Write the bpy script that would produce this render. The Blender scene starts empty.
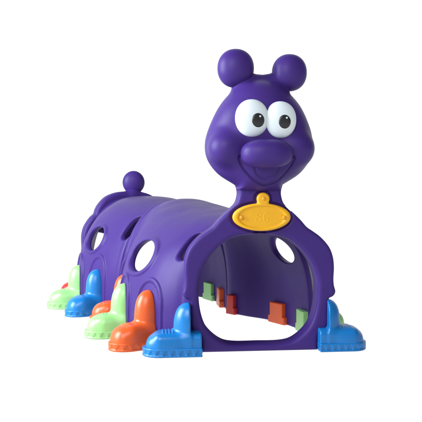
import bpy, math, random
import numpy as np
from mathutils import Vector, Matrix

# ------------------------------------------------------------------ camera, light, exposure
C = bpy.context.scene.collection
sc = bpy.context.scene
YAW, PITCH = 0.1058, -0.026
cam = bpy.data.objects.new('camera', bpy.data.cameras.new('camera'))
C.objects.link(cam); sc.camera = cam
cam.location = (-.518, -3.026, .662)
cam.rotation_euler = (math.pi/2 + PITCH, 0, -YAW)
cam.data.sensor_width = 36; cam.data.lens = 36*744/422
cam.data.clip_end = 200; cam.data.clip_start = .05

sc.view_settings.view_transform = 'Standard'
sc.view_settings.look = 'None'
sc.view_settings.exposure = 0; sc.view_settings.gamma = 1

# made-up world light: white behind toy and under floor, dimmed toward camera and above
W = bpy.data.worlds.new('World'); sc.world = W; W.use_nodes = True
nt = W.node_tree; nt.nodes.clear()
N = nt.nodes.new
tc = N('ShaderNodeTexCoord'); sep = N('ShaderNodeSeparateXYZ')
nt.links.new(tc.outputs['Generated'], sep.inputs[0])
def mrange(sock, a, b, c, d):
    n = N('ShaderNodeMapRange'); n.interpolation_type = 'SMOOTHSTEP'
    n.inputs[1].default_value = a; n.inputs[2].default_value = b
    n.inputs[3].default_value = c; n.inputs[4].default_value = d
    nt.links.new(sock, n.inputs[0]); return n.outputs[0]
back = mrange(sep.outputs[1], .25, .6, 0, 1)
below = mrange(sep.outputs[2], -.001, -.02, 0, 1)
mx = N('ShaderNodeMath'); mx.operation = 'MAXIMUM'
nt.links.new(back, mx.inputs[0]); nt.links.new(below, mx.inputs[1])
mixc = N('ShaderNodeMix'); mixc.data_type = 'RGBA'
nt.links.new(mx.outputs[0], mixc.inputs[0])
mixc.inputs[6].default_value = (.16, .17, .20, 1)
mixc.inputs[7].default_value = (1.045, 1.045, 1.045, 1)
bg = N('ShaderNodeBackground'); out = N('ShaderNodeOutputWorld')
bg.inputs[1].default_value = 1.0
nt.links.new(mixc.outputs[2], bg.inputs[0]); nt.links.new(bg.outputs[0], out.inputs[0])

def area(name, loc, target, size, power, col):
    l = bpy.data.lights.new(name, 'AREA'); l.shape = 'RECTANGLE'
    l.size, l.size_y = size; l.energy = power; l.color = col
    o = bpy.data.objects.new(name, l); C.objects.link(o)
    o.location = loc
    o.rotation_euler = (Vector(target) - Vector(loc)).to_track_quat('-Z', 'Y').to_euler()
    return o
area('softbox_side', (-3.6, -.2, 1.8), (-.2, .9, .35), (2.4, 2.4), 400, (.88, .94, 1))
area('softbox_front', (-1.6, -3.6, 2.6), (0, 0, .7), (2.0, 2.0), 120, (1, .99, .98))

# ------------------------------------------------------------------ materials
def plastic(name, col, rough=.38, spec=.45, bump=.05, var=.06):
    m = bpy.data.materials.new(name); m.use_nodes = True
    n = m.node_tree; p = n.nodes['Principled BSDF']
    p.inputs['Roughness'].default_value = rough
    p.inputs['Specular IOR Level'].default_value = spec
    t = n.nodes.new('ShaderNodeTexCoord')
    no = n.nodes.new('ShaderNodeTexNoise'); no.inputs['Scale'].default_value = 9; no.inputs['Detail'].default_value = 5
    n.links.new(t.outputs['Object'], no.inputs['Vector'])
    r = n.nodes.new('ShaderNodeMapRange')
    r.inputs[1].default_value = .3; r.inputs[2].default_value = .7
    r.inputs[3].default_value = 1-var; r.inputs[4].default_value = 1+var
    n.links.new(no.outputs[0], r.inputs[0])
    v = n.nodes.new('ShaderNodeVectorMath'); v.operation = 'SCALE'
    v.inputs[0].default_value = col; n.links.new(r.outputs[0], v.inputs['Scale'])
    n.links.new(v.outputs[0], p.inputs['Base Color'])
    r2 = n.nodes.new('ShaderNodeMapRange')
    r2.inputs[1].default_value = .3; r2.inputs[2].default_value = .7
    r2.inputs[3].default_value = rough-.04; r2.inputs[4].default_value = rough+.05
    n.links.new(no.outputs[0], r2.inputs[0]); n.links.new(r2.outputs[0], p.inputs['Roughness'])
    n2 = n.nodes.new('ShaderNodeTexNoise'); n2.inputs['Scale'].default_value = 260; n2.inputs['Detail'].default_value = 3
    n.links.new(t.outputs['Object'], n2.inputs['Vector'])
    n3 = n.nodes.new('ShaderNodeTexNoise'); n3.inputs['Scale'].default_value = 14; n3.inputs['Detail'].default_value = 1
    n.links.new(t.outputs['Object'], n3.inputs['Vector'])
    b0 = n.nodes.new('ShaderNodeBump'); b0.inputs['Strength'].default_value = .025; b0.inputs['Distance'].default_value = .012
    n.links.new(n3.outputs[0], b0.inputs['Height'])
    b = n.nodes.new('ShaderNodeBump'); b.inputs['Strength'].default_value = bump*2; b.inputs['Distance'].default_value = .002
    n.links.new(n2.outputs[0], b.inputs['Height']); n.links.new(b0.outputs[0], b.inputs['Normal'])
    n.links.new(b.outputs[0], p.inputs['Normal'])
    return m
M = {
 'purple': plastic('purple_plastic', (.040, .0180, .145), .44, .17),
 'blue':   plastic('blue_plastic', (.004, .145, .42), .32),
 'orange': plastic('orange_plastic', (.62, .085, .014), .32),
 'green':  plastic('light_green_plastic', (.24, .52, .18), .34),
 'red':    plastic('red_plastic', (.48, .025, .018), .32),
 'yellow': plastic('yellow_plastic', (.66, .335, .005), .40),
 'white':  plastic('white_decal', (.56, .63, .66), .3, .5, .0, .02),
 'black':  plastic('black_decal', (.012, .013, .014), .3, .5, .0),
 'screw':  plastic('orange_screw', (.62, .265, .010), .4),
}
# invented translucent floor: world light from below keeps it white and shadowless
mf = bpy.data.materials.new('shadowless_white_floor'); mf.use_nodes = True
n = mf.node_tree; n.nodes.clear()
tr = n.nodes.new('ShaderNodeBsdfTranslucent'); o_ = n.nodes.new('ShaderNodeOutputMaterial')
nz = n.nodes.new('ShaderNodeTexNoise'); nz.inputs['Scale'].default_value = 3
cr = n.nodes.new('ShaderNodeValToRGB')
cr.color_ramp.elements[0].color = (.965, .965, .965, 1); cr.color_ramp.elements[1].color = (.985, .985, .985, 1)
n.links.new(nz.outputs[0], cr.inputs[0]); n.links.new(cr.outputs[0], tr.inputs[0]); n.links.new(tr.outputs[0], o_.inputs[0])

# ------------------------------------------------------------------ implicit-surface mesher (numpy surface nets)
def mesh_sdf(name, f, lo, hi, h, mat, parent=None, matrix=None, iters=3):
    lo = np.array(lo, float); hi = np.array(hi, float)
    n = np.ceil((hi-lo)/h).astype(int)+1
    ax = [lo[i]+h*np.arange(n[i]) for i in range(3)]
    V = f(ax[0][:, None, None], ax[1][None, :, None], ax[2][None, None, :])
    V = np.broadcast_to(V, n).astype(np.float32)
    S = V < 0
    nx, ny, nz = n
    cnt = np.zeros((nx-1, ny-1, nz-1), np.uint8)
    for a in (0, 1):
        for b in (0, 1):
            for c in (0, 1):
                cnt += S[a:nx-1+a, b:ny-1+b, c:nz-1+c]
    act = (cnt > 0) & (cnt < 8)
    idx = np.full(act.shape, -1, np.int64)
    cells = np.argwhere(act); idx[act] = np.arange(len(cells))
    acc = np.zeros((len(cells), 3)); num = np.zeros(len(cells))
    corners = [(a, b, c) for a in (0, 1) for b in (0, 1) for c in (0, 1)]
    for i, p in enumerate(corners):
        for q in corners[i+1:]:
            if sum(abs(p[k]-q[k]) for k in range(3)) != 1: continue
            vp = V[cells[:, 0]+p[0], cells[:, 1]+p[1], cells[:, 2]+p[2]]
            vq = V[cells[:, 0]+q[0], cells[:, 1]+q[1], cells[:, 2]+q[2]]
            m = (vp < 0) != (vq < 0)
            t = np.where(m, vp/np.where(m, vp-vq, 1), 0)
            for k in range(3):
                acc[:, k] += np.where(m, p[k]+t*(q[k]-p[k]), 0)
            num += m
    P = lo + h*(cells + acc/num[:, None])
    # quads
    F = []
    for d in range(3):
        e = [0, 0, 0]; e[d] = 1
        A = S[:nx-e[0], :ny-e[1], :nz-e[2]]; B = S[e[0]:, e[1]:, e[2]:]
        ed = np.argwhere(A != B)
        u, v = (d+1) % 3, (d+2) % 3
        ok = (ed[:, u] > 0) & (ed[:, v] > 0) & (ed[:, u] < n[u]-1) & (ed[:, v] < n[v]-1)
        ed = ed[ok]
        ins = A[ed[:, 0], ed[:, 1], ed[:, 2]]
        q = []
        for du, dv in ((-1, -1), (0, -1), (0, 0), (-1, 0)):
            g = ed.copy(); g[:, u] += du; g[:, v] += dv
            q.append(idx[g[:, 0], g[:, 1], g[:, 2]])
        q = np.stack(q, 1)
        q[~ins] = q[~ins][:, ::-1]
        F.append(q)
    F = np.concatenate(F)
    e = h*.25
    for it in range(iters):
        x, y, z = P.T
        v0 = f(x, y, z)
        g = np.stack([(f(x+e, y, z)-f(x-e, y, z)), (f(x, y+e, z)-f(x, y-e, z)), (f(x, y, z+e)-f(x, y, z-e))], 1)/(2*e)
        gg = (g*g).sum(1)
        st = -(v0/np.maximum(gg, .09))[:, None]*g
        l = np.linalg.norm(st, axis=1); st *= np.minimum(1, .5*h/np.maximum(l, 1e-9))[:, None]
        P = P + st
    return mk_mesh(name, P, F, mat, parent, matrix)

def mk_mesh(name, P, F, mat, parent=None, matrix=None, smooth=True):
    P = np.asarray(P, np.float64)
    if matrix is not None:
        A = np.array(matrix); P = P @ A[:3, :3].T + A[:3, 3]
    me = bpy.data.meshes.new(name)
    if isinstance(F, np.ndarray):
        k = F.shape[1]
        me.vertices.add(len(P)); me.vertices.foreach_set('co', P.astype(np.float32).ravel())
        me.loops.add(F.size); me.loops.foreach_set('vertex_index', F.astype(np.int32).ravel())
        me.polygons.add(len(F)); me.polygons.foreach_set('loop_start', (np.arange(len(F))*k).astype(np.int32))
        me.polygons.foreach_set('loop_total', np.full(len(F), k, np.int32))
        me.update(calc_edges=True); me.validate()
    else:
        me.from_pydata(P.tolist(), [], [list(q) for q in F])
    me.polygons.foreach_set('use_smooth', [smooth]*len(me.polygons))
    me.materials.append(mat); me.update()
    o = bpy.data.objects.new(name, me); C.objects.link(o)
    if parent: o.parent = parent
    return o

# ------------------------------------------------------------------ distance helpers
def smin(a, b, k):
    h = np.clip(.5+.5*(b-a)/k, 0, 1); return b*(1-h)+a*h-k*h*(1-h)
def smax(a, b, k): return -smin(-a, -b, k)
def sstep(x, a, b):
    t = np.clip((x-a)/(b-a), 0, 1); return t*t*(3-2*t)
def catmull(pts, n=4, closed=True):
    P = np.array(pts, float); m = len(P); o = []
    rng = range(m) if closed else range(m-1)
    for i in rng:
        g = (lambda j: P[j % m]) if closed else (lambda j: P[min(max(j, 0), m-1)])
        a, b, c, d = g(i-1), g(i), g(i+1), g(i+2)
        for k in range(n):
            t = k/n
            o.append(.5*((2*b)+(c-a)*t+(2*a-5*b+4*c-d)*t*t+(3*b-a-3*c+d)*t**3))
    if not closed: o.append(P[-1])
    return np.array(o)
def poly2d(P, soft=0):
    """signed 2D distance to closed polygon, interpolated from a fine table (fast)"""
    P = np.array(P, float)
    lo = P.min(0)-.12; hi = P.max(0)+.12; h = .002
    nu, nv = np.ceil((hi-lo)/h).astype(int)+1
    U, Vv = np.meshgrid(lo[0]+h*np.arange(nu), lo[1]+h*np.arange(nv), indexing='ij')
    d = np.full(U.shape, 1e9); s = np.ones(U.shape)
    m = len(P)
    for i in range(m):
        a = P[i]; b = P[(i+1) % m]; e = b-a
        wx, wy = U-a[0], Vv-a[1]
        t = np.clip((wx*e[0]+wy*e[1])/max(e@e, 1e-12), 0, 1)
        d = np.minimum(d, (wx-e[0]*t)**2+(wy-e[1]*t)**2)
        c1 = Vv >= a[1]; c2 = Vv < b[1]; c3 = e[0]*wy > e[1]*wx
        fl = (c1 & c2 & c3) | (~c1 & ~c2 & ~c3)
        s[fl] *= -1
    T = np.sqrt(d)*s
    if soft:
        B = T.copy()
        for k in range(int((soft/h)**2*2)):
            Q = np.pad(B, 1, mode='edge')
            B = (Q[:-2, 1:-1]+Q[2:, 1:-1]+Q[1:-1, :-2]+Q[1:-1, 2:]+4*B)/8
        t_ = np.clip(-T/.035, 0, 1); t_ = t_*t_*(3-2*t_)
        T = T*(1-t_)+B*t_
    def g(x, z):
        u = np.clip((x-lo[0])/h, 0, nu-1.001); v = np.clip((z-lo[1])/h, 0, nv-1.001)
        i = u.astype(int); j = v.astype(int); a = u-i; b = v-j
        r = T[i, j]*(1-a)*(1-b)+T[i+1, j]*a*(1-b)+T[i, j+1]*(1-a)*b+T[i+1, j+1]*a*b
        ox = x-np.clip(x, lo[0], hi[0]); oz = z-np.clip(z, lo[1], hi[1])
        return r+np.sqrt(ox*ox+oz*oz)
    return g
def extrude(d2, y, y0, y1, r):
    dy = np.abs(y-(y0+y1)/2)-(y1-y0)/2
    a = np.maximum(d2+r, 0); b = np.maximum(dy+r, 0)
    return np.minimum(np.maximum(d2+r, dy+r), 0)+np.sqrt(a*a+b*b)-r
def rbox(x, y, z, c, s, r):
    qx = np.abs(x-c[0])-s[0]+r; qy = np.abs(y-c[1])-s[1]+r; qz = np.abs(z-c[2])-s[2]+r
    return np.sqrt(np.maximum(qx, 0)**2+np.maximum(qy, 0)**2+np.maximum(qz, 0)**2)+np.minimum(np.maximum(qx, np.maximum(qy, qz)), 0)-r
def ell(x, y, z, c, r, p=2.0):
    qx, qy, qz = np.abs(x-c[0])/r[0], np.abs(y-c[1])/r[1], np.abs(z-c[2])/r[2]
    return ((qx**p+qy**p+qz**p)**(1/p)-1)*min(r)
def segd(x, y, z, a, b):
    a = np.array(a); b = np.array(b); e = b-a
    t = np.clip(((x-a[0])*e[0]+(y-a[1])*e[1]+(z-a[2])*e[2])/(e@e), 0, 1)
    return np.sqrt((x-a[0]-e[0]*t)**2+(y-a[1]-e[1]*t)**2+(z-a[2]-e[2]*t)**2)
def polyline2d(x, z, P):
    d = 1e9
    for a, b in zip(P[:-1], P[1:]):
        e = b-a; t = np.clip(((x-a[0])*e[0]+(z-a[1])*e[1])/(e@e), 0, 1)
        d = np.minimum(d, (x-a[0]-e[0]*t)**2+(z-a[1]-e[1]*t)**2)
    return np.sqrt(d)

# ------------------------------------------------------------------ setting
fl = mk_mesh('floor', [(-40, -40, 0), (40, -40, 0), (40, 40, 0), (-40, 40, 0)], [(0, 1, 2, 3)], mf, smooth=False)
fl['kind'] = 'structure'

# ------------------------------------------------------------------ the toy
root = bpy.data.objects.new('caterpillar_tunnel', None); C.objects.link(root)
root['label'] = 'purple plastic caterpillar crawl tunnel with googly eyed head and colourful boots, standing on white'
root['category'] = 'play tunnel'

X0 = .009
half = [(.243, 0), (.243, .03), (.25, .07), (.284, .095), (.288, .15), (.289, .200), (.294, .216), (.311, .225), (.3205, .243),
        (.314, .27), (.312, .30), (.314, .345), (.309, .39), (.292, .432), (.257, .472), (.222, .498), (.197, .515),
        (.175, .540), (.150, .565), (.122, .590), (.100, .612), (.090, .638), (.088, .665), (.098, .70)]
oph = [(.0, .030), (.10, .031), (.158, .047), (.214, .098), (.241, .165), (.250, .245), (.245, .305), (.222, .365), (.188, .412), (.148, .449), (.095, .476), (0, .487)]
def sym(h, x0=X0):
    r = [(x0+a, b) for a, b in h]; l = [(x0-a, b) for a, b in reversed(h) if a > 1e-6]
    return r+l
PAN = np.vstack([catmull(half, 4, False)]);
PANP = sym([tuple(p) for p in PAN])
OPC = catmull(sym(oph, X0-.006), 5)
dpan = poly2d(PANP); dop = poly2d(OPC)
PT = .105  # panel thickness
BADGE = (.013, .557)
def f_panel(x, y, z):
    d = dpan(x, z)+0*y
    a = extrude(d, y, 0, PT, .015)
    o = -(dop(x, z)+0*y)
    b = extrude(o, y, 0, PT, .020)
    f = smax(a, b, .008)
    # raised rim line round the outline and the badge seat
    db = np.minimum(ell(x, y*0, z, (BADGE[0], 0, BADGE[1]), (.130, 1, .066)), np.sqrt((x-.019)**2+(z-.632)**2)-.037)
    f = np.where(y < .03, f+.010*(1-sstep(db, -.004, .004)), f)
    return f
panel = mesh_sdf('front_panel', f_panel, (-.35, -.02, -.01), (.37, .13, .72), .004, M['purple'], root)

# badge
def f_badge(x, y, z):
    e = ell(x, y*0, z, (BADGE[0], 0, BADGE[1]), (.121, 1, .058))/.058*.058
    dd = np.sqrt(((x-BADGE[0])/.121)**2+((z-BADGE[1])/.057)**2)
    e = (dd-1)*.062
    lob = np.sqrt((x-.019)**2+(z-.632)**2)-.0265
    d = smin(e, lob, .012)
    f = extrude(d+0*y, y, -.012, .02, .008)
    rec = sstep(-e, .010, .014)
    f = f+.005*rec*(y < 0)
    return f
badge = mesh_sdf('badge', f_badge, (-.13, -.03, .48), (.16, .03, .68), .0025, M['yellow'], root)
def disc(name, c, r, t, mat, parent, n=24):
    P = []; F = []
    prof = [(0, -t), (.7*r, -t), (.93*r, -.75*t), (r, -.3*t), (r, t)]
    for i, (a, b) in enumerate(prof[1:]):
        for k in range(n):
            w = 2*math.pi*k/n; P.append((c[0]+a*math.cos(w), c[1]+b, c[2]+a*math.sin(w)))
    for i in range(len(prof)-2):
        for k in range(n):
            F.append((i*n+k, i*n+(k+1) % n, (i+1)*n+(k+1) % n, (i+1)*n+k))
    F.append(tuple(range(n))[::-1])
    return mk_mesh(name, P, F+[tuple(range((len(prof)-2)*n, (len(prof)-1)*n))], mat, parent)
for (sx, sz) in ((-.072, .556), (.106, .555), (.020, .633)):
    disc('screw', (sx, -.0105, sz), .0085, .005, M['screw'], badge)
# faint moulded emblem in the middle of the badge
gl = [np.array([(a, b) for a, b in s]) for s in (
    [(-.012, .020), (-.022, .016), (-.022, .006), (-.012, .002), (-.004, .008), (-.004, .016), (-.012, .020)],
    [(-.012, .002), (-.024, -.004), (-.024, -.015), (-.012, -.020), (-.003, -.014), (-.003, -.004), (-.012, .002)],
    [(.022, .020), (.010, .010), (.008, -.008), (.016, -.020), (.026, -.014), (.025, -.003), (.010, -.004)])]
def f_em(x, y, z):
    d = 1e9
    for s in gl: d = np.minimum(d, polyline2d(x-BADGE[0], z-BADGE[1], s))
    return extrude(d-.0024+0*y, y, -.0074, 0, .0005)
mesh_sdf('emblem', f_em, (-.02, -.012, .53), (.045, .003, .585), .0012, M['yellow'], badge, iters=1)

# ---- head
HO = [(.086, .665), (.102, .688), (.174, .735), (.219, .795), (.230, .858), (.219, .925), (.180, 1.010), (.132, 1.068), (.085, 1.108),
      (.012, 1.122), (-.060, 1.108), (-.112, 1.070), (-.160, 1.010), (-.200, .925), (-.216, .858), (-.205, .795), (-.160, .735), (-.088, .688), (-.070, .665)]
dhead = poly2d(catmull(HO, 5), .022)
HY = .045; HH = .150
def f_head0(x, y, z):
    d = dhead(x, z)+0*y
    f = extrude(d, y, HY-HH, HY+HH, .135)
    for cx, cy in ((-.142, -.058), (.149, -.053)):
        f = smin(f, ell(x, y, z, (cx, cy, .836), (.070, .066, .068)), .034)
    # stalks of the two antennae and the saddle between them
    f = smin(f, segd(x, y, z, (-.050, .04, 1.075), (-.088, .035, 1.165))-.040, .035)
    f = smin(f, segd(x, y, z, (.075, .04, 1.075), (.130, .035, 1.150))-.040, .035)
    sad = [(-.080, 1.150), (-.045, 1.128), (-.010, 1.119), (.025, 1.117), (.060, 1.122), (.090, 1.134), (.120, 1.150)]
    ds = 1e9
    for a, b in zip(sad[:-1], sad[1:]): ds = np.minimum(ds, segd(x, y, z, (a[0], .04, a[1]), (b[0], .04, b[1])))
    f = smin(f, ds-.030, .030)
    # brow swell behind the eyes
    f = smin(f, ell(x, y, z, (.012, -.03, .955), (.12, .070, .085)), .05)
    return f
MO = catmull([(-.092, .800), (-.080, .768), (-.052, .733), (-.018, .704), (.018, .692), (.054, .702), (.086, .730), (.112, .765), (.124, .800), (.080, .780), (.015, .768), (-.048, .780)], 5)
dmo = poly2d(MO)
def f_head(x, y, z):
    f = f_head0(x, y, z)
    d = dmo(x, z)+0*y
    fr = sstep(y, .0, -.02)
    tube = .0075-np.sqrt(d*d+f*f)
    f2 = smax(f, tube, .004)
    return np.where(y < 0, f2+0*fr, f)
head = mesh_sdf('head', f_head, (-.25, -.16, .64), (.27, .22, 1.20), .0045, M['purple'], root)
tongue = catmull([(-.034, .765), (-.020, .733), (.016, .714), (.050, .730), (.066, .762)], 5, False)
def f_mouth(x, y, z):
    f0 = f_head0(x, y, z)
    d = dmo(x, z)+0*y
    f = smax(d+.001, np.abs(f0+.002)-.005, .004)
    dt = polyline2d(x, z, tongue)
    return smax(f, .0045-np.sqrt(dt*dt+(f0-.003)**2), .003)
mesh_sdf('mouth', f_mouth, (-.11, -.17, .67), (.14, -.02, .82), .003, M['purple'], head)
def f_nose(x, y, z):
    p = ell(x, y, z, (.012, -.118, .812), (.104, .074, .0575), 2.35)
    return p
mesh_sdf('nose', f_nose, (-.11, -.22, .73), (.14, -.02, .90), .003, M['purple'], head)

def ball(name, c, r, mat, parent, nu=48, nv=32, p=2.0):
    P = []; F = []
    for j in range(nv+1):
        ph = math.pi*j/nv
        for i in range(nu):
            th = 2*math.pi*i/nu
            d = Vector((math.sin(ph)*math.cos(th), math.sin(ph)*math.sin(th), math.cos(ph)))
            k = (abs(d.x)**p+abs(d.y)**p+abs(d.z)**p)**(-1/p)
            P.append((c[0]+r[0]*d.x*k, c[1]+r[1]*d.y*k, c[2]+r[2]*d.z*k))
    for j in range(nv):
        for i in range(nu):
            a, b = j*nu+i, j*nu+(i+1) % nu
            F.append((a, a+nu, b+nu, b))
    o = mk_mesh(name, P, F, mat, parent)
    import bmesh
    bm = bmesh.new(); bm.from_mesh(o.data); bmesh.ops.remove_doubles(bm, verts=bm.verts, dist=1e-6)
    bmesh.ops.recalc_face_normals(bm, faces=bm.faces)
    bm.to_mesh(o.data); bm.free()
    return o
ball('antenna', (-.091, .03, 1.170), (.0755, .062, .0795), M['purple'], head, p=2.15)
ball('antenna', (.134, .03, 1.156), (.0725, .062, .0765), M['purple'], head, p=2.15)

def eye(cx, cz, rx, rz, px, pz, prx, prz):
    cy = -.106; ry = .027
    e = ball('eye', (cx, cy, cz), (rx, ry, rz), M['white'], head, p=2.1)
    def cap(name, qx, qz, a, b, off, mat):
        P = []; F = []; n = 32; rings = 6
        for side in (0, 1):
            for j in range(rings+1):
                for i in range(n):
                    w = 2*math.pi*i/n; x = qx+a*j/rings*math.cos(w); z = qz+b*j/rings*math.sin(w)
                    t = max(0, 1-(abs(x-cx)/rx)**2.1-(abs(z-cz)/rz)**2.1)
                    y = cy-ry*t**(1/2.1)-(off if side == 0 else -.002)
                    if side == 0 and j == rings: y += off*.6
                    P.append((x, y, z))
        L = (rings+1)*n
        for j in range(rings):
            for i in range(n):
                q = (j*n+i, j*n+(i+1) % n, (j+1)*n+(i+1) % n, (j+1)*n+i)
                F.append(q); F.append(tuple(L+k for k in reversed(q)))
        for i in range(n):
            a_, b_ = rings*n+i, rings*n+(i+1) % n
            F.append((a_, b_, L+b_, L+a_))
        o = mk_mesh(name, P, F, mat, head)
        import bmesh
        bm = bmesh.new(); bm.from_mesh(o.data); bmesh.ops.remove_doubles(bm, verts=bm.verts, dist=1e-6)
        bmesh.ops.recalc_face_normals(bm, faces=bm.faces); bm.to_mesh(o.data); bm.free()
        return o
    cap('pupil', px, pz, prx, prz, .0022, M['black'])
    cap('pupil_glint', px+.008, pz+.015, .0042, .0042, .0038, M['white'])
eye(-.045, .953, .0675, .0745, -.024, .943, .0255, .0275)
eye(.070, .948, .0635, .073, .082, .938, .0245, .027)

# ---- tunnel segments
S = .903; G = .099
PHI = (.315, .278)
def frame(i):
    o = Vector((.004, G, 0))
    for k in range(i):
        o = o+Vector((-math.sin(PHI[k]), math.cos(PHI[k]), 0))*S
    ph = PHI[min(i, 1)]
    return Matrix.Translation(o) @ Matrix.Rotation(ph, 4, 'Z')
TH = .026   # wall thickness
def spline(pts):
    a = np.array([p[0] for p in pts]); c = catmull([p for p in pts], 12, False)
    return lambda y: np.interp(np.clip(y/S, 0, 1), c[:, 0], c[:, 1])
RT = (spline([(0, .298), (.03, .325), (.07, .358), (.13, .391), (.22, .421), (.4, .445), (.52, .443), (.65, .418), (.78, .360), (.88, .318), (.94, .308), (1, .318)]),
      spline([(0, .322), (.1, .365), (.22, .400), (.4, .435), (.52, .440), (.65, .410), (.78, .350), (.88, .312), (.94, .302), (1, .314)]))
ASYM = spline([(0, .012), (.2, .030), (.5, .042), (.75, .025), (.9, 0), (1, 0)])
TOPS = (spline([(0, .545), (.3, .572), (.5, .588), (.7, .610), (.85, .626), (1, .615)]),
        spline([(0, .585), (.3, .625), (.5, .635), (.7, .635), (.85, .630), (1, .620)]))
# holes: (t, half length, height) on the left and right of each segment
HOLES = (((.402, .112, .374, .068), (.375, .112, .378, .062)), ((.350, .094, .400, .064), (.36, .085, .400, .062)))
BT = {-1: (.215, .50, .80), 1: (.205, .50, .845)}
def seg_sdf(i):
    Rt, top = RT[i], TOPS[i]; front_slot = i == 0
    def f(x, y, z):
        R = Rt(y)-ASYM(y)*sstep(x, -.15, .15); zc = .12; H = top(y)-zc; p = 2.3
        zz = np.maximum(z-zc, 0)
        qx, qz = np.abs(x)/R+1e-6, zz/H+1e-6
        r = (qx**p+qz**p)**(1/p)
        gx, gz = (qx/r)**(p-1)/R, (qz/r)**(p-1)/H
        d = (r-1)/np.sqrt(gx*gx+gz*gz)
        th = np.arctan2(zz*R/H, np.abs(x)+1e-9)
        arc = np.where(z < zc, z, zc+R*th)
        # raised flanges at the two ends, shallow valley next to them
        e = np.minimum(y, S-y)
        rel = .004*(1-sstep(e, .018, .034))
        # raised rings round the boots' arched sockets
        for t in (.215, .5, .90):
            yy = np.abs(y-t*S)
            dd = np.where(arc < .17, yy, np.sqrt(yy*yy+((arc-.17)*.8)**2))-.074
            rel = rel+.008*(1-sstep(np.abs(dd-.010), .004, .010))-.006*(1-sstep(dd, -.004, .004))*0
        # hole rim
        hl, hr = HOLES[i]; L = x < 0
        hy = (y-np.where(L, hl[0], hr[0])*S)/np.where(L, hl[1], hr[1]); hz = (z-np.where(L, hl[2], hr[2]))/np.where(L, hl[3], hr[3])
        hd = (np.sqrt(hy*hy+hz*hz)-1)*.070
        rel = rel+.007*(1-sstep(np.abs(hd-.010), .006, .014))
        d = d-rel*sstep(d, -TH, 0)
        f = np.maximum(np.abs(d+TH/2)-TH/2+.006, 0)
        core = np.abs(d+TH/2)-TH/2
        f = smax(core, -np.minimum(y, S-y)+.001, .010)
        f = smax(f, -z, .008)
        f = smax(f, -hd, .010)
        # slots at the joints
        for yc in (.078 if front_slot else .040,):
            a0, a1 = (.400, .460) if front_slot else (.440, .495)
            sy = y-yc; sa = z-np.clip(z, a0, a1)
            sd = np.sqrt(sy*sy+sa*sa)-(.026 if front_slot else .034)
            f = smax(f, -sd, .008)
        return f
    return f
for i in (0, 1):
    sgm = mesh_sdf('tunnel_segment', seg_sdf(i), (-.48, -.01, -.01), (.48, S+.01, .67), .0045, M['purple'], root, frame(i), iters=6)

# ---- rear panel with its round knob
RH = [(.243, 0), (.25, .05), (.284, .095), (.290, .19), (.312, .225), (.3205, .245), (.312, .30), (.314, .345), (.312, .39), (.298, .44),
      (.262, .495), (.235, .52), (.225, .550), (.200, .590), (.155, .632), (.085, .658), (0, .665)]
rp = [tuple(p) for p in catmull(RH, 4, False)]
drp = poly2d(sym(rp, 0)[:-1]); dop2 = poly2d(catmull(sym([(0, .03), (.12, .03), (.20, .055), (.25, .11), (.272, .2), (.280, .29), (.274, .36), (.225, .400), (.15, .385), (.07, .350), (0, .345)], 0), 5))
RZ = .018
def f_rear(x, y, z):
    d = drp(x, z)+0*y
    a = extrude(d, y, 0, .09, .024)
    b = extrude(-(dop2(x, z)+0*y), y, 0, .09, .02)
    f = smax(a, b, .008)
    f = smin(f, segd(x, y, z, (.016, .045, .58), (.028, .045, .66))-.036, .03)
    return f
rear = mesh_sdf('rear_panel', f_rear, (-.35, -.02, -.01), (.35, .11, .73), .005, M['purple'], root, frame(2))
fm = frame(2)
kc = fm @ Vector((.030, .045, .722))
ball('tail_knob', tuple(kc), (.072, .042, .076), M['purple'], rear, p=2.0)

# small dark fixing on the wall beside the green boot
sc_m = disc('screw', (0, 0, 0), .007, .004, M['black'], root)
sc_m.matrix_world = frame(0) @ Matrix.Translation((-.436, .585*S, .105)) @ Matrix.Rotation(-math.pi/2, 4, 'Z')

# ---- boots
def leg_sdf(u, v, z, ru, rv, z0, h):
    q = ((u/ru)**2+(v/rv)**2)**1.15+(np.abs(z-z0)/h)**4.2
    return (q**(1/2.5)-1)*min(ru, rv)
def boot_sdf(kind):
    def f(u, v, z):
        # u outwards, v sideways
        hw = .072
        foot = rbox(u, v, z, (.050, 0, .050), (.085, hw, .052), .036)
        toe = ell(u, v, z, (.100, 0, .034), (.084, hw+.002, .070), 2.5)
        g = smin(foot, toe, .02)
        leg = leg_sdf(u, v, z, .072, .061, .06, .183)
        g = smin(g, leg, .020)
        # welt lines on the instep
        for k in range(4):
            uu = u-(.088+.014*k)
            g = g+.0012*(1-sstep(np.abs(uu), .001, .006))*sstep(z, .08, .09)*(1-sstep(z, .105, .115))*(1-sstep(np.abs(v), .03, .05))
        g = smax(g, -u, .006)
        return smax(g, -z+.004, .006)
    return f
def sole_sdf(heel):
    def f(u, v, z):
        d2u = np.abs(u-(.1085+heel/2*-1))-(.1085+heel/2)
        q = rbox(u, v, z, ((.213-heel)/2, 0, .018), ((.213+heel)/2, .079, .018), .0)
        # plan outline: rounded toe
        c = .112
        uu = np.maximum(u-c, 0)
        plan = np.sqrt((uu/.084)**2*.079**2+v*v)-.079
        plan = np.maximum(plan, -(u+heel))
        # zigzag notches cut in the side wall
        ang = np.where(u < c, u, c+.08*np.arctan2(np.maximum(u-c, 0), np.abs(v)+1e-6))
        s = ang/.036; tri = np.abs((s % 1)-.5)*2
        inz = (z-.008)/.022
        notch = .0035*sstep(tri-inz, -.35, .35)*(1-sstep(np.abs(z-.019), .009, .011))
        w = plan+notch
        a = extrude(w, z, 0.001, .036, .004)
        return a
    return f
boot_me = {}
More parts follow.
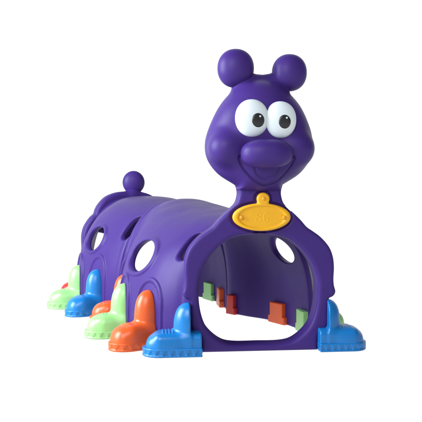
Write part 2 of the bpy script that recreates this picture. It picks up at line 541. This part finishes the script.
def build_boot(col):
    """one boot of a colour at the origin, toe along +X"""
    b = mesh_sdf('boot', boot_sdf(0), (-.01, -.09, -.01), (.23, .09, .26), .004, M[col], root)
    s = mesh_sdf('sole', sole_sdf(0.), (-.01, -.09, -.01), (.24, .09, .05), .003, M[col], b)
    return b, s
def tab(col, parent):
    k = .5 if col == 'red' else 1
    def f(u, v, z):
        w = np.where(z < .038, .076, .060)*k
        g = extrude(np.maximum(np.abs(v)-w, np.abs(z-.052)-.052)+0*u, u, -TH-.014, -.004, .003)
        return g
    return mesh_sdf('inner_tab', f, (-.05, -.08, -.01), (0.005, .08, .12), .004, M[col], parent)
protos = {}
for c in ('blue', 'orange', 'green', 'red'):
    b, s = build_boot(c); t = tab(c, b); protos[c] = (b, s, t)
used = set(); PY = [0.]
def place_boot(col, Mx, label=None):
    b, s, t = protos[col]; dyaw = PY[0]
    if col in used:
        nb = b.copy(); C.objects.link(nb)
        for ch in (s, t):
            c = ch.copy(); C.objects.link(c); c.parent = nb
            c.rotation_euler = (0, 0, -dyaw if ch is t else 0)
    else:
        nb = b; used.add(col); t.rotation_euler = (0, 0, -dyaw)
    nb.parent = root; nb.matrix_world = Mx
    nb['label'] = label or f'{col} boot'
    return nb
def side_boot(i, side, t, col, dyaw=0, dr=0):
    y = t*S
    Rt = RT[i]; R = float(Rt(np.array(y)))-(float(ASYM(np.array(y))) if side > 0 else 0); e = .002
    dR = float(Rt(np.array(y+e))-Rt(np.array(y-e)))/(2*e)
    n = Vector((side, -dR, 0)).normalized()
    ang = math.atan2(n.y, n.x)+dyaw; PY[0] = dyaw
    Ml = Matrix.Translation((side*(R-.012+dr), y, 0)) @ Matrix.Rotation(ang, 4, 'Z') @ Matrix.Diagonal((.96, .88, 1, 1))
    return place_boot(col, frame(i) @ Ml, f'{col} boot on the side of the tunnel')
# left side as seen from the front, front to back
D = math.radians
for i, side, t, col, dy, dr in (
    (0, -1, .215, 'orange', -.08, 0), (0, -1, .50, 'green', -.14, 0), (0, -1, .91, 'orange', 0, .012),
    (1, -1, .215, 'blue', -.08, 0), (1, -1, .50, 'green', -.16, 0), (1, -1, .88, 'red', 0, 0),
    (0, 1, .215, 'green', 0, 0), (0, 1, .51, 'orange', 0, 0), (0, 1, .90, 'red', 0, 0),
    (1, 1, .215, 'orange', 0, 0), (1, 1, .50, 'green', 0, 0), (1, 1, .82, 'blue', 0, 0)):
    side_boot(i, side, t, col, dy, dr)
# the two blue boots on the front panel
def f_front_boot(u, v, z):
    foot = rbox(u, v, z, (.026, 0, .046), (.120, .060, .048), .026)
    toe = ell(u, v, z, (.092, 0, .030), (.086, .063, .066), 2.6)
    g = smin(foot, toe, .014)
    g = np.where(u < .02, foot, g)
    leg = leg_sdf(u, v, z, .067, .056, .05, .162)
    leg = smax(leg, -u, .004)
    g = smin(g, leg, .014)
    for k in range(4):
        uu = u-(.070+.013*k)
        g = g-.0035*(1-sstep(np.abs(uu), .001, .005))*sstep(z, .075, .085)*(1-sstep(z, .10, .11))*(1-sstep(np.abs(v), .035, .05))
    g = smax(g, -(u+.045), .006)
    return smax(g, -z+.004, .005)
def f_front_sole(u, v, z):
    c = .118; uu = np.maximum(u-c, 0)
    plan = np.maximum(np.sqrt((uu/.074)**2*.068**2+v*v)-.068, -(u+.0465))
    ang = np.where(u < c, u, c+.075*np.arctan2(np.maximum(u-c, 0), np.abs(v)+1e-6))
    s = ang/.032; tri = np.abs((s % 1)-.5)*2
    notch = .0035*sstep(tri-(z-.008)/.022, -.35, .35)*(1-sstep(np.abs(z-.019), .009, .011))
    return extrude(plan+notch, z, .001, .036, .004)
fb = mesh_sdf('boot', f_front_boot, (-.07, -.08, -.01), (.21, .08, .25), .0035, M['blue'], root)
fs = mesh_sdf('sole', f_front_sole, (-.07, -.08, -.01), (.22, .08, .05), .003, M['blue'], fb)
fb.matrix_world = Matrix.Translation((X0-.295, -.018, 0)) @ Matrix.Rotation(math.pi, 4, 'Z')
fb2 = fb.copy(); C.objects.link(fb2); fs2 = fs.copy(); C.objects.link(fs2); fs2.parent = fb2
fb2.matrix_world = Matrix.Translation((X0+.283, .020, 0)) @ Matrix.Diagonal((.88, 1, 1, 1))
for b in (fb, fb2): b['label'] = 'blue boot on the front panel'
for o in list(bpy.data.objects):
    if o.type == 'MESH' and o.users_collection == (): bpy.data.objects.remove(o)

sc.render.resolution_x = 1024; sc.render.resolution_y = 1024
